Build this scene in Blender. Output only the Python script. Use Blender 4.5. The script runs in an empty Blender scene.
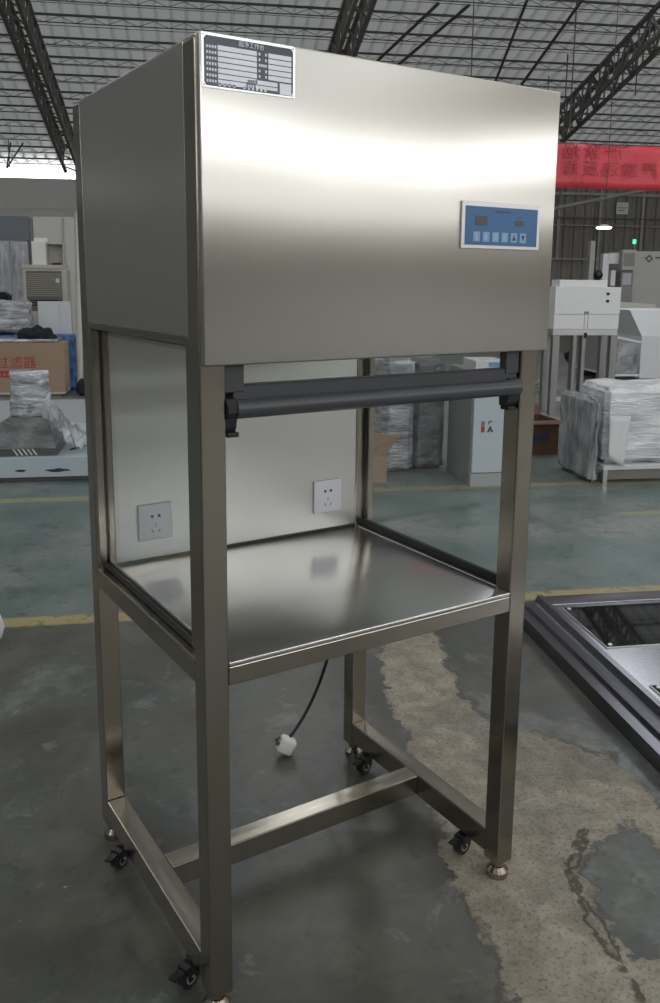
import bpy, bmesh, math, random
from mathutils import Vector, Matrix, noise
random.seed(7)
sc = bpy.context.scene
COL = sc.collection
PI = math.pi

# ------------------------------------------------------------------ frames
# the bench is axis aligned at the world origin; the hall (floor lines, trusses,
# back wall) is turned by -23 deg and measured from the spot where the viewer stands
TH = math.radians(-23.0)
HO = Vector((-0.6116, -1.4044, 0.0))
UU = Vector((math.cos(TH), math.sin(TH), 0)); VV = Vector((-math.sin(TH), math.cos(TH), 0))
def hall(u, v, z=0.0): return HO + UU * u + VV * v + Vector((0, 0, z))

# ------------------------------------------------------------------ materials
MATS = {}
def nodes(name):
    m = bpy.data.materials.new(name); m.use_nodes = True
    nt = m.node_tree; b = nt.nodes['Principled BSDF']
    MATS[name] = m
    return m, nt, b
def N(nt, typ, **kw):
    n = nt.nodes.new(typ)
    for k, v in kw.items():
        if k in n.inputs.keys(): n.inputs[k].default_value = v
        else: setattr(n, k, v)
    return n
def rgba(c): return (c[0], c[1], c[2], 1.0)
def simple(name, col, rough=0.5, metal=0.0, spec=0.5, var=0.12, scale=6.0, bump=0.0, bscale=40.0):
    m, nt, b = nodes(name); L = nt.links.new
    tc = N(nt, 'ShaderNodeTexCoord')
    nz = N(nt, 'ShaderNodeTexNoise', Scale=scale, Detail=5.0)
    L(tc.outputs['Object'], nz.inputs['Vector'])
    r = N(nt, 'ShaderNodeMix', data_type='RGBA')
    r.inputs[6].default_value = rgba([c * (1 - var) for c in col]); r.inputs[7].default_value = rgba([min(1, c * (1 + var)) for c in col])
    L(nz.outputs['Fac'], r.inputs[0]); L(r.outputs[2], b.inputs['Base Color'])
    b.inputs['Roughness'].default_value = rough; b.inputs['Metallic'].default_value = metal
    b.inputs['Specular IOR Level'].default_value = spec
    if bump:
        n2 = N(nt, 'ShaderNodeTexNoise', Scale=bscale, Detail=4.0); L(tc.outputs['Object'], n2.inputs['Vector'])
        bp = N(nt, 'ShaderNodeBump', Strength=bump, Distance=0.02); L(n2.outputs['Fac'], bp.inputs['Height']); L(bp.outputs['Normal'], b.inputs['Normal'])
    return m
def steel(name, col=(0.56, 0.54, 0.50), rough=0.27, aniso=0.7, rot=0.0, stretch=(400, 400, 4), var=0.08, axis='Z', wob=0.0):
    m, nt, b = nodes(name); L = nt.links.new
    tc = N(nt, 'ShaderNodeTexCoord')
    mp = N(nt, 'ShaderNodeMapping'); mp.inputs['Scale'].default_value = stretch
    L(tc.outputs['Object'], mp.inputs['Vector'])
    nz = N(nt, 'ShaderNodeTexNoise', Scale=1.0, Detail=3.0); L(mp.outputs['Vector'], nz.inputs['Vector'])
    big = N(nt, 'ShaderNodeTexNoise', Scale=3.0, Detail=3.0); L(tc.outputs['Object'], big.inputs['Vector'])
    mr = N(nt, 'ShaderNodeMapRange'); mr.inputs['To Min'].default_value = rough * 0.94; mr.inputs['To Max'].default_value = rough * 1.06
    L(nz.outputs['Fac'], mr.inputs['Value']); L(mr.outputs['Result'], b.inputs['Roughness'])
    r = N(nt, 'ShaderNodeMix', data_type='RGBA')
    r.inputs[6].default_value = rgba([c * (1 - var) for c in col]); r.inputs[7].default_value = rgba([c * (1 + var) for c in col])
    ad = N(nt, 'ShaderNodeMath', operation='MULTIPLY_ADD'); ad.inputs[1].default_value = 0.5; 
    L(nz.outputs['Fac'], ad.inputs[0])
    hf = N(nt, 'ShaderNodeMath', operation='MULTIPLY'); hf.inputs[1].default_value = 0.5; L(big.outputs['Fac'], hf.inputs[0]); L(hf.outputs[0], ad.inputs[2])
    L(ad.outputs[0], r.inputs[0]); L(r.outputs[2], b.inputs['Base Color'])
    b.inputs['Metallic'].default_value = 1.0
    b.inputs['Anisotropic'].default_value = aniso; b.inputs['Anisotropic Rotation'].default_value = rot
    tg = N(nt, 'ShaderNodeTangent', direction_type='RADIAL', axis=axis); L(tg.outputs['Tangent'], b.inputs['Tangent'])
    if wob:
        w = N(nt, 'ShaderNodeTexNoise', Scale=2.2, Detail=1.0); L(tc.outputs['Object'], w.inputs['Vector'])
        bp = N(nt, 'ShaderNodeBump', Strength=wob, Distance=0.05); L(w.outputs['Fac'], bp.inputs['Height']); L(bp.outputs['Normal'], b.inputs['Normal'])
    return m
def glass(name, tint=(0.93, 0.97, 0.96), refl=0.10):
    m = bpy.data.materials.new(name); m.use_nodes = True; nt = m.node_tree; L = nt.links.new
    nt.nodes.clear()
    out = N(nt, 'ShaderNodeOutputMaterial'); tr = N(nt, 'ShaderNodeBsdfTransparent', Color=rgba(tint)); gl = N(nt, 'ShaderNodeBsdfGlossy', Roughness=0.02)
    lw = N(nt, 'ShaderNodeLayerWeight', Blend=0.5); pw = N(nt, 'ShaderNodeMath', operation='POWER'); pw.inputs[1].default_value = 4.0; L(lw.outputs['Facing'], pw.inputs[0])
    fr = N(nt, 'ShaderNodeMath', operation='MULTIPLY_ADD'); fr.inputs[1].default_value = 0.9; fr.inputs[2].default_value = refl * 0.4; L(pw.outputs[0], fr.inputs[0]); mx = N(nt, 'ShaderNodeMixShader')
    nz = N(nt, 'ShaderNodeTexNoise', Scale=3.0); tc = N(nt, 'ShaderNodeTexCoord'); L(tc.outputs['Object'], nz.inputs['Vector'])
    mr = N(nt, 'ShaderNodeMapRange'); mr.inputs['To Min'].default_value = 0.01; mr.inputs['To Max'].default_value = 0.03
    L(nz.outputs['Fac'], mr.inputs['Value']); L(mr.outputs['Result'], gl.inputs['Roughness'])
    L(fr.outputs[0], mx.inputs[0]); L(tr.outputs[0], mx.inputs[1]); L(gl.outputs[0], mx.inputs[2]); L(mx.outputs[0], out.inputs[0])
    MATS[name] = m; return m
def emit(name, col, s):
    m, nt, b = nodes(name)
    b.inputs['Base Color'].default_value = rgba(col); b.inputs['Emission Color'].default_value = rgba(col); b.inputs['Emission Strength'].default_value = s
    return m
def film(name, col, rough=0.22, alpha=0.75, bscale=14.0, bump=0.9, stretch=(1, 1, 1), lo=0.5):
    # crumpled stretch film: pale, shiny, partly see-through
    m, nt, b = nodes(name); L = nt.links.new
    tc = N(nt, 'ShaderNodeTexCoord'); mp = N(nt, 'ShaderNodeMapping'); mp.inputs['Scale'].default_value = stretch
    L(tc.outputs['Object'], mp.inputs['Vector'])
    nz = N(nt, 'ShaderNodeTexNoise', Scale=bscale, Detail=6.0, Distortion=1.2); L(mp.outputs['Vector'], nz.inputs['Vector'])
    n2 = N(nt, 'ShaderNodeTexNoise', Scale=bscale * 0.5, Detail=4.0, Distortion=0.6); L(mp.outputs['Vector'], n2.inputs['Vector'])
    r = N(nt, 'ShaderNodeValToRGB'); e = r.color_ramp.elements
    e[0].position = 0.35; e[0].color = rgba([c * lo for c in col]); e[1].position = 0.68; e[1].color = rgba([min(1, c * 1.5) for c in col])
    L(n2.outputs['Fac'], r.inputs[0]); L(r.outputs[0], b.inputs['Base Color'])
    b.inputs['Roughness'].default_value = rough; b.inputs['Alpha'].default_value = alpha; b.inputs['Specular IOR Level'].default_value = 0.8
    bp = N(nt, 'ShaderNodeBump', Strength=bump, Distance=0.03); L(nz.outputs['Fac'], bp.inputs['Height']); L(bp.outputs['Normal'], b.inputs['Normal'])
    return m

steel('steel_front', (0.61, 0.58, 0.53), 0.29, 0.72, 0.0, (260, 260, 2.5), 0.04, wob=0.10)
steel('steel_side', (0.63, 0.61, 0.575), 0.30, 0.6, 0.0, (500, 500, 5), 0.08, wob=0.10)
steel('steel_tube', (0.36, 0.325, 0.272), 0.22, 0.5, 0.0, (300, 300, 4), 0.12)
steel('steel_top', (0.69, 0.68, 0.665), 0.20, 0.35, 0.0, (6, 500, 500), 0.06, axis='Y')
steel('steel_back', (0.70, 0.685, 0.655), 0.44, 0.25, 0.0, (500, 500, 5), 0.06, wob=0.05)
steel('steel_dark', (0.20, 0.195, 0.225), 0.22, 0.3, 0.0, (4, 300, 300), 0.12)
steel('steel_cover', (0.42, 0.42, 0.46), 0.20, 0.0, 0.0, (3, 3, 3), 0.03)
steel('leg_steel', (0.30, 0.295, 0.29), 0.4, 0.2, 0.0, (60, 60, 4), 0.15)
steel('steel_plain', (0.55, 0.54, 0.53), 0.35, 0.2, 0.0, (60, 60, 60), 0.12)
simple('chrome', (0.40, 0.34, 0.28), 0.2, 1.0, scale=30)
simple('rubber_black', (0.012, 0.012, 0.013), 0.45)
simple('plastic_black', (0.010, 0.010, 0.012), 0.25)
simple('bar_grey', (0.060, 0.060, 0.066), 0.32, spec=0.5)
simple('bar_grey_dark', (0.022, 0.022, 0.026), 0.4)
simple('plastic_white', (0.72, 0.71, 0.74), 0.35, var=0.03)
simple('plug_white', (0.78, 0.76, 0.72), 0.4, var=0.03)
simple('hole_black', (0.01, 0.01, 0.01), 0.6)
simple('hole_grey', (0.22, 0.21, 0.22), 0.6)
simple('panel_frame', (0.68, 0.66, 0.64), 0.3, 0.6, var=0.04)
simple('panel_blue', (0.045, 0.145, 0.33), 0.35, var=0.05)
simple('button_blue', (0.25, 0.42, 0.60), 0.4, var=0.04)
simple('display_dark', (0.075, 0.06, 0.055), 0.25, var=0.06)
simple('plate_dark', (0.035, 0.037, 0.05), 0.2, 0.3, var=0.1)
simple('plate_silver', (0.72, 0.72, 0.74), 0.28, 0.85, var=0.06)
simple('plate_field', (0.55, 0.55, 0.58), 0.35, 0.6, var=0.12, scale=30)
simple('ink_white', (0.85, 0.85, 0.86), 0.4, var=0.02)
simple('ink_dark', (0.03, 0.03, 0.04), 0.4, var=0.02)
simple('ink_pale', (0.45, 0.58, 0.72), 0.4, var=0.02)
simple('ink_red', (0.42, 0.045, 0.05), 0.6, var=0.1)
simple('banner_red', (0.74, 0.055, 0.075), 0.38, var=0.10, scale=2.0, bump=0.15, bscale=3)
simple('banner_ink', (0.40, 0.018, 0.03), 0.4, var=0.05)
simple('carton', (0.36, 0.255, 0.175), 0.8, var=0.08, scale=3)
simple('carton_brown', (0.135, 0.07, 0.042), 0.8, var=0.15, scale=4)
simple('carton_inside', (0.06, 0.035, 0.025), 0.85)
simple('label_purple', (0.055, 0.05, 0.12), 0.7)
simple('white_sheet', (0.66, 0.66, 0.66), 0.42, var=0.04)
simple('white_bench', (0.78, 0.77, 0.76), 0.38, var=0.03)
simple('pale_board', (0.46, 0.52, 0.56), 0.45, var=0.10, scale=2.5)
simple('pale_grey', (0.40, 0.41, 0.43), 0.5, var=0.06)
simple('grey_door', (0.16, 0.175, 0.195), 0.5, var=0.05)
simple('grey_machine', (0.36, 0.345, 0.32), 0.5, var=0.04)
simple('grey_mid', (0.20, 0.20, 0.20), 0.5)
simple('cream', (0.50, 0.475, 0.41), 0.55, var=0.05)
simple('cream_dark', (0.14, 0.13, 0.105), 0.6)
simple('cream_louvre', (0.30, 0.28, 0.235), 0.55, var=0.06)
simple('black_cloth', (0.012, 0.013, 0.017), 0.9, var=0.3, bump=0.6, bscale=15)
simple('cab_side', (0.27, 0.28, 0.28), 0.5, var=0.06)
simple('cab_white', (0.56, 0.60, 0.64), 0.4, var=0.03)
simple('blue_label', (0.13, 0.33, 0.55), 0.5)
simple('truss_dark', (0.16, 0.145, 0.135), 0.7, var=0.2)
simple('purlin_dark', (0.085, 0.082, 0.078), 0.7, var=0.2)
simple('concrete_wall', (0.62, 0.61, 0.58), 0.85, var=0.08, scale=0.8)
simple('partition_white', (0.58, 0.57, 0.53), 0.7, var=0.04, scale=1.5)
simple('wall_cream', (0.42, 0.385, 0.32), 0.8, var=0.08, scale=0.5)
simple('wall_plain', (0.42, 0.42, 0.41), 0.8, var=0.08, scale=0.5)
simple('cladding', (0.24, 0.22, 0.195), 0.6, var=0.12, scale=1.5)
simple('girt_pale', (0.38, 0.365, 0.34), 0.6)
def roof_mat():
    # thin daylight-passing roof sheet
    m = simple('roof_sheet', (0.36, 0.365, 0.36), 0.5, var=0.10, scale=1.2); nt = m.node_tree; L = nt.links.new
    out = [n for n in nt.nodes if n.type == 'OUTPUT_MATERIAL'][0]; b = nt.nodes['Principled BSDF']
    tl = N(nt, 'ShaderNodeBsdfTranslucent', Color=(0.9, 0.9, 0.86, 1)); mx = N(nt, 'ShaderNodeMixShader'); mx.inputs[0].default_value = ROOF_T
    L(b.outputs[0], mx.inputs[1]); L(tl.outputs[0], mx.inputs[2]); L(mx.outputs[0], out.inputs[0])
ROOF_T = 0.034
roof_mat()
simple('pvc_white', (0.55, 0.53, 0.48), 0.45, var=0.05)
simple('cable_grey', (0.30, 0.28, 0.26), 0.5)
simple('hood_steel', (0.12, 0.122, 0.12), 0.32, 0.6, var=0.3, scale=12)
simple('slot_white', (0.7, 0.7, 0.7), 0.4)
simple('apron_brown', (0.20, 0.175, 0.16), 0.5)
simple('seal_grey', (0.05, 0.048, 0.045), 0.6)
simple('marking_blue', (0.03, 0.085, 0.19), 0.4)
simple('red_tag', (0.55, 0.05, 0.05), 0.5)
glass('clear_glass', (0.975, 0.985, 0.98), 0.05)
simple('black_glass', (0.012, 0.013, 0.013), 0.03, spec=0.9)
film('film_wrap', (0.44, 0.45, 0.47), 0.2, 1.0, 9.0, 0.8, (1, 1, 4))
film('film_white', (0.74, 0.75, 0.78), 0.2, 1.0, 6.0, 0.7, (1, 2, 6), 0.75)
film('film_grey', (0.20, 0.20, 0.215), 0.22, 0.95, 6.0, 0.8, (1.5, 1.5, 2))
film('film_side', (0.36, 0.36, 0.375), 0.2, 1.0, 8.0, 0.6, (3, 3, 0.7), 0.7)
film('film_loose', (0.45, 0.46, 0.48), 0.12, 0.55, 9.0, 1.0)
film('film_dark', (0.16, 0.165, 0.165), 0.2, 1.0, 7.0, 0.9, (1, 1, 2.5), 0.5)
film('film_blue', (0.045, 0.14, 0.36), 0.25, 1.0, 20.0, 0.8)
film('foil_silver', (0.55, 0.57, 0.60), 0.14, 1.0, 11.0, 1.0, (1, 1, 3.5), 0.4)
emit('lamp_glow', (1.0, 0.98, 0.94), 14.0)
emit('led_green', (0.05, 0.9, 0.35), 2.2)

# ------------------------------------------------------------------ mesh helpers
class MB:
    def __init__(self): self.bm = bmesh.new()
    def box(self, x0, x1, y0, y1, z0, z1, bev=0.0, seg=2, mat=None):
        g = bmesh.ops.create_cube(self.bm, size=1.0)
        vs = g['verts']
        M = Matrix.Translation(((x0 + x1) / 2, (y0 + y1) / 2, (z0 + z1) / 2)) @ Matrix.Diagonal((abs(x1 - x0), abs(y1 - y0), abs(z1 - z0), 1))
        bmesh.ops.transform(self.bm, matrix=M, verts=vs)
        if bev:
            es = list({e for v in vs for e in v.link_edges})
            r = bmesh.ops.bevel(self.bm, geom=es, offset=bev, segments=seg, affect='EDGES', profile=0.5)
            vs = list({v for f in r['faces'] for v in f.verts} | {v for v in vs if v.is_valid})
        if mat is not None: bmesh.ops.transform(self.bm, matrix=mat, verts=vs)
        return self
    def cyl(self, p0, p1, r0, r1=None, seg=20, cap=True):
        r1 = r0 if r1 is None else r1
        p0, p1 = Vector(p0), Vector(p1); d = p1 - p0
        M = Matrix.Translation((p0 + p1) / 2) @ d.to_track_quat('Z', 'Y').to_matrix().to_4x4()
        bmesh.ops.create_cone(self.bm, cap_ends=cap, segments=seg, radius1=r0, radius2=r1, depth=d.length, matrix=M)
        return self
    def bar(self, p0, p1, w, h=None):
        h = w if h is None else h
        p0, p1 = Vector(p0), Vector(p1); d = p1 - p0
        M = Matrix.Translation((p0 + p1) / 2) @ d.to_track_quat('Z', 'Y').to_matrix().to_4x4() @ Matrix.Diagonal((w, h, d.length, 1))
        bmesh.ops.create_cube(self.bm, size=1.0, matrix=M)
        return self
    def sphere(self, c, r, sx=1, sy=1, sz=1, seg=20):
        M = Matrix.Translation(c) @ Matrix.Diagonal((sx, sy, sz, 1))
        bmesh.ops.create_uvsphere(self.bm, u_segments=seg, v_segments=max(8, seg // 2), radius=r, matrix=M)
        return self
    def prism(self, pts, axis, a0, a1):
        # polygon in the two axes other than `axis`, extruded a0..a1
        def P(p, a):
            return {'x': (a, p[0], p[1]), 'y': (p[0], a, p[1]), 'z': (p[0], p[1], a)}[axis]
        A = [self.bm.verts.new(P(p, a0)) for p in pts]; B = [self.bm.verts.new(P(p, a1)) for p in pts]
        n = len(pts)
        self.bm.faces.new(A); self.bm.faces.new(B[::-1])
        for i in range(n): self.bm.faces.new((A[i], B[i], B[(i + 1) % n], A[(i + 1) % n]))
        return self
    def hexa(self, b, t):
        # b, t: four corners each (bottom, top)
        B = [self.bm.verts.new(p) for p in b]; T = [self.bm.verts.new(p) for p in t]
        self.bm.faces.new(B[::-1]); self.bm.faces.new(T)
        for i in range(4): self.bm.faces.new((B[i], B[(i + 1) % 4], T[(i + 1) % 4], T[i]))
        return self
    def tube(self, pts, r, seg=10):
        pts = [Vector(p) for p in pts]; rings = []
        up = Vector((0.13, 0.27, 0.95)).normalized()
        for i, p in enumerate(pts):
            d = (pts[min(i + 1, len(pts) - 1)] - pts[max(i - 1, 0)]).normalized()
            a = d.cross(up)
            if a.length < 1e-3: a = d.cross(Vector((1, 0, 0)))
            a.normalize(); b = d.cross(a)
            rings.append([self.bm.verts.new(p + (a * math.cos(t) + b * math.sin(t)) * r) for t in [2 * PI * k / seg for k in range(seg)]])
        for A, B in zip(rings, rings[1:]):
            for k in range(seg): self.bm.faces.new((A[k], A[(k + 1) % seg], B[(k + 1) % seg], B[k]))
        self.bm.faces.new(rings[0]); self.bm.faces.new(rings[-1][::-1])
        return self
    def lump(self, amp, scale, seed=0.0):
        self.bm.normal_update()
        for v in self.bm.verts:
            n = v.normal
            d = noise.fractal(v.co * scale + Vector((seed, seed * 1.7, -seed)), 1.0, 2.0, 3)
            v.co += n * d * amp
        return self
    def grid_box(self, x0, x1, y0, y1, z0, z1, n):
        # box cut into cells no longer than n, corners softened
        g = bmesh.ops.create_cube(self.bm, size=1.0)
        M = Matrix.Translation(((x0 + x1) / 2, (y0 + y1) / 2, (z0 + z1) / 2)) @ Matrix.Diagonal((x1 - x0, y1 - y0, z1 - z0, 1))
        bmesh.ops.transform(self.bm, matrix=M, verts=g['verts'])
        es = list({e for v in g['verts'] for e in v.link_edges})
        bmesh.ops.bevel(self.bm, geom=es, offset=min(0.03, (z1 - z0) * .2), segments=2, affect='EDGES')
        for ax in range(3):
            lo, hi = ((x0, x1), (y0, y1), (z0, z1))[ax]
            k = max(1, int((hi - lo) / n))
            for i in range(1, k):
                no = [0, 0, 0]; no[ax] = 1; co = [0, 0, 0]; co[ax] = lo + (hi - lo) * i / k
                bmesh.ops.bisect_plane(self.bm, geom=self.bm.verts[:] + self.bm.edges[:] + self.bm.faces[:], plane_co=co, plane_no=no)
        return self
    def build(self, name, mat, parent=None, smooth=False, recalc=True):
        if recalc: bmesh.ops.recalc_face_normals(self.bm, faces=self.bm.faces[:])
        me = bpy.data.meshes.new(name); self.bm.to_mesh(me); self.bm.free()
        me.materials.append(MATS[mat])
        if smooth:
            for p in me.polygons: p.use_smooth = True
        o = bpy.data.objects.new(name, me); COL.objects.link(o)
        if parent is not None: o.parent = parent
        return o
def autosmooth(o, ang=40):
    for p in o.data.polygons: p.use_smooth = True
    o.data.set_sharp_from_angle(angle=math.radians(ang))
    return o
def tag(o, label, cat, group=None):
    o['label'] = label; o['category'] = cat
    if group: o['group'] = group
    return o
def thing(name, label, cat, loc, rz=0.0, group=None):
    o = bpy.data.objects.new(name, None); COL.objects.link(o); o.empty_display_size = 0.1
    o.location = loc; o.rotation_euler = (0, 0, rz)
    return tag(o, label, cat, group)
def hthing(name, label, cat, u, v, z=0.0, rz=0.0, group=None): return thing(name, label, cat, hall(u, v, z), TH + rz, group)
def place(o, u, v, z=0.0, rz=0.0): o.location = hall(u, v, z); o.rotation_euler = (0, 0, TH + rz); return o
def struct(o): o['kind'] = 'structure'; return o
def hstruct(o): place(o, 0, 0, 0); return struct(o)
def text(name, s, size, mat, parent, loc, extr=0.0006, rot=(PI / 2, 0, 0), sx=1.0, align='CENTER'):
    cu = bpy.data.curves.new(name, 'FONT'); cu.body = s; cu.size = size; cu.align_x = align; cu.align_y = 'CENTER'; cu.extrude = extr; cu.resolution_u = 3
    t = bpy.data.objects.new(name + '_curve', cu); COL.objects.link(t)
    dg = bpy.context.evaluated_depsgraph_get(); dg.update()
    me = bpy.data.meshes.new_from_object(t.evaluated_get(dg)); me.name = name
    bpy.data.objects.remove(t); bpy.data.curves.remove(cu)
    me.materials.clear(); me.materials.append(MATS[mat])
    o = bpy.data.objects.new(name, me); COL.objects.link(o); o.parent = parent
    o.location = loc; o.rotation_euler = rot; o.scale = (sx, 1, 1)
    return o
def copy_tree(o, parent=None):
    c = o.copy(); COL.objects.link(c)
    if parent is not None: c.parent = parent
    for ch in [x for x in bpy.data.objects if x.parent == o]: copy_tree(ch, c)
    return c

# ================================================================== THE WORKBENCH
W, D, P_ = 0.83, 0.709, 0.05
ZF = 0.045          # underside of the posts
ZT, ZB = 1.8885, 1.338
WT, WB = 0.764, 0.719
bench = thing('clean_air_workbench', 'tall stainless steel clean air workbench with a blue control panel, in the foreground', 'workbench', (0, 0, 0))
for x in (0, W - P_):
    for y in (0, D - P_):
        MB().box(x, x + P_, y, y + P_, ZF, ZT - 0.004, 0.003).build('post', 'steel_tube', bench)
        f = MB().cyl((x + .025, y + .025, 0.0005), (x + .025, y + .025, 0.016), 0.028, 0.028, 28).cyl((x + .025, y + .025, 0.016), (x + .025, y + .025, 0.027), 0.028, 0.017, 28) \
            .cyl((x + .025, y + .025, 0.02), (x + .025, y + .025, ZF + .004), 0.011, 0.011, 16).cyl((x + .025, y + .025, 0.030), (x + .025, y + .025, 0.038), 0.017, 0.017, 6)
        autosmooth(f.build('levelling_foot', 'chrome', bench))
# cabinet
autosmooth(MB().box(0.002, 0.842, -0.017, -0.0004, ZB, ZT + .002, 0.0035, 3).build('front_panel', 'steel_front', bench))
for s, x0, x1 in ((0, 0.001, 0.011), (1, W - .011, W - .001)):
    m = MB().box(x0, x1, P_ + .0005, D - P_ - .0005, 1.386, ZT - .002, 0.001)
    m.build('side_panel', 'steel_side', bench)
    # folded lip and frame round the side pane
    xa, xb = (0.0, 0.020) if s == 0 else (W - .020, W)
    m = MB().box(xa, xb, P_, D - P_, 1.371, 1.3865, 0.002).box(xa + .002, xb - .002, D - P_ - .020, D - P_ - .0005, WT + .022, 1.371, 0.001) \
        .box(xa + .002, xb - .002, P_ + .0005, P_ + .016, WT + .022, 1.371, 0.001)
    m.build('pane_frame', 'steel_tube', bench)
    xg = 0.022 if s == 0 else W - .028
    MB().box(xg, xg + .006, P_ + .001, D - P_ - .001, WT + .010, 1.382).build('side_pane', 'clear_glass', bench)
    m = MB().box(xg - .004, xg - .0005, P_ + .001, D - P_ - .001, WT + .0055, WT + .022).box(xg + .0065, xg + .012, P_ + .001, D - P_ - .001, WT + .0055, WT + .020) \
        .box(xg + .0065, xg + .011, P_ + .001, P_ + .010, WT + .02, 1.37).box(xg + .0065, xg + .011, D - P_ - .008, D - P_ - .001, WT + .02, 1.37)
    m.build('pane_gasket', 'rubber_black', bench)
MB().box(0.003, W - .003, 0.001, D - .001, ZT - .003, ZT + .001, 0.0008).build('top_cover', 'steel_side', bench)
MB().box(P_, W - P_, D - .012, D - .004, 1.345, ZT - .004).build('rear_cover', 'steel_side', bench)
MB().box(P_ + .001, W - P_ - .001, 0.0, D - P_ - .001, 1.350, 1.358).build('air_outlet_plate', 'white_bench', bench)
bp_ = MB().box(P_ + .0005, W - P_ - .0005, D - P_ + .001, D - P_ + .007, WT + .002, 1.352).build('back_panel', 'steel_back', bench)
MB().box(P_ + .001, W - P_ - .001, D - P_ - .0035, D - P_ + .0008, WT + .0041, WT + .009, .001).build('seal_strip', 'seal_grey', bench)
# worktop
autosmooth(MB().box(P_ + .0005, W - P_ - .0005, -0.001, D - P_ + .0005, WT - .006, WT + .004, 0.003, 3).build('worktop', 'steel_top', bench))
for xa, xb in ((0.030, P_ - .0002), (W - P_ + .0002, W - .034)): MB().box(xa, xb, P_ + .001, D - P_ - .001, WT - .004, WT + .0045, 0.001).build('worktop_edge', 'steel_top', bench)
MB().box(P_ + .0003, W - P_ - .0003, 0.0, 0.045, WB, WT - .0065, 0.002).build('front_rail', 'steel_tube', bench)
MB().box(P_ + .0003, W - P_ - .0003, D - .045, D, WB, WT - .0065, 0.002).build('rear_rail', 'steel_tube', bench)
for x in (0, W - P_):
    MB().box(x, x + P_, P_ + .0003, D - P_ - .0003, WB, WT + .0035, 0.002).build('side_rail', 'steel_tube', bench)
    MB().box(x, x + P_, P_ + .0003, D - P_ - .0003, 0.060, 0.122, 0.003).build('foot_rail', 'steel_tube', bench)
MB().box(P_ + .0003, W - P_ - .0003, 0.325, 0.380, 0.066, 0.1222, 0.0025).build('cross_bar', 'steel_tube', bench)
# sliding sash: pane, grey pull bar, end brackets
MB().box(P_ + .006, W - P_ - .006, 0.022, 0.027, 1.285, 1.349).build('sash_pane', 'clear_glass', bench)
pr = [(0.0335, 1.2985), (0.012, 1.2985), (0.009, 1.2955), (0.009, 1.2725)]
pr += [(0.005 + .0185 * math.cos(t), 1.2555 + .0185 * math.sin(t)) for t in [math.radians(75 + 195 * i / 14) for i in range(15)]]
pr += [(0.0335, 1.237)]
m = MB().prism(pr[::-1], 'x', P_ + .020, W - P_ - .004)
bar = autosmooth(m.build('sash_bar', 'bar_grey', bench), 25)
m = MB().box(P_ + .0003, W - P_ - .0003, 0.028, 0.0335, 1.272, 1.298, .001)
m.build('sash_rail', 'bar_grey', bar)
for s in (0, 1):
    x0 = P_ + .0008 if s == 0 else W - P_ - .0405; x1 = x0 + .040
    b = MB().box(x0, x1, 0.006, 0.0275, 1.286, 1.3495, .002).build('sash_bracket', 'bar_grey', bench)
    k0 = x0 if s == 0 else x0 + .006; k1 = k0 + .034
    MB().prism([(0.0, 1.275), (-0.010, 1.262), (-0.010, 1.250), (0.0, 1.238), (0.004, 1.222), (0.010, 1.213), (0.030, 1.213), (0.032, 1.280)], 'x', k0, k1 - (.012 if s == 0 else 0.0)).build('end_cap', 'bar_grey_dark', b)
    MB().box(k0 + .004, k1 - .006, 0.004, 0.030, 1.203, 1.212, .002).build('buffer', 'rubber_black', b)
# control panel
cp = MB().box(0.573, 0.794, -0.0215, -0.0172, 1.556, 1.6505, 0.001).build('control_panel', 'panel_frame', bench); cp['label'] = 'blue membrane control panel in a pale frame'
MB().box(0.582, 0.785, -0.0224, -0.0213, 1.5635, 1.6415).build('panel_face', 'panel_blue', cp)
MB().box(0.609, 0.6405, -0.0232, -0.0222, 1.6035, 1.6225).build('display', 'display_dark', cp)
MB().box(0.7205, 0.7425, -0.0232, -0.0222, 1.6055, 1.6165).build('display', 'display_dark', cp)
MB().box(0.662, 0.705, -0.0228, -0.0222, 1.6300, 1.6345).build('panel_marking', 'marking_blue', cp); MB().box(0.726, 0.738, -0.0228, -0.0222, 1.6205, 1.6230).build('panel_marking', 'marking_blue', cp)
for i in range(6):
    x = 0.6035 + i * 0.0262
    b = MB().box(x, x + .0185, -0.0231, -0.0222, 1.5705, 1.5905, .0003, 1).build('button', 'button_blue', cp)
    if i < 4:
        k = MB()
        rr = random.Random(i)
        for j in range(4): k.box(x + .004, x + .0085 + rr.random() * .006, -0.0234, -0.0230, 1.574 + j * .0038, 1.5755 + j * .0038)
        k.box(x + .0045 + .006 * rr.random(), x + .0062 + .006 * rr.random() + .001, -0.0234, -0.0230, 1.574, 1.587).build('button_mark', 'ink_pale', b)
    else:
        up = 1 if i == 4 else -1
        zc = 1.5805
        MB().prism([(x + .0045, zc - up * .0055), (x + .014, zc - up * .0055), (x + .00925, zc + up * .0060)], 'y', -0.0234, -0.0230).build('arrow_mark', 'ink_dark', b)
# nameplate
npz0, npz1, npx0, npx1 = 1.8030, 1.8885, 0.0055, 0.1830
np_ = MB().box(npx0, npx1, -0.0184, -0.0172, npz0, npz1).build('nameplate', 'plate_silver', bench); np_['label'] = 'dark printed nameplate with silver border and ruled boxes'
pw, phh = npx1 - npx0, npz1 - npz0
def nx(t): return npx0 + pw * t
def nz_(t): return npz1 - phh * t
c_ = .022
MB().prism([(nx(.025), nz_(.06 + .05)), (nx(.025 + c_), nz_(.05)), (nx(.975 - c_), nz_(.05)), (nx(.975), nz_(.11)), (nx(.975), nz_(.90)), (nx(.955), nz_(.965)), (nx(.045), nz_(.965)), (nx(.025), nz_(.90))], 'y', -0.0188, -0.0183).build('printed_field', 'plate_dark', np_)
m = MB()
def cell(a, b, c, d): m.box(nx(a), nx(b), -0.0191, -0.0187, nz_(d), nz_(c))
for i in range(6): cell(.165, .575, .205 + i * .105, .205 + i * .105 + .086)
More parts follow.
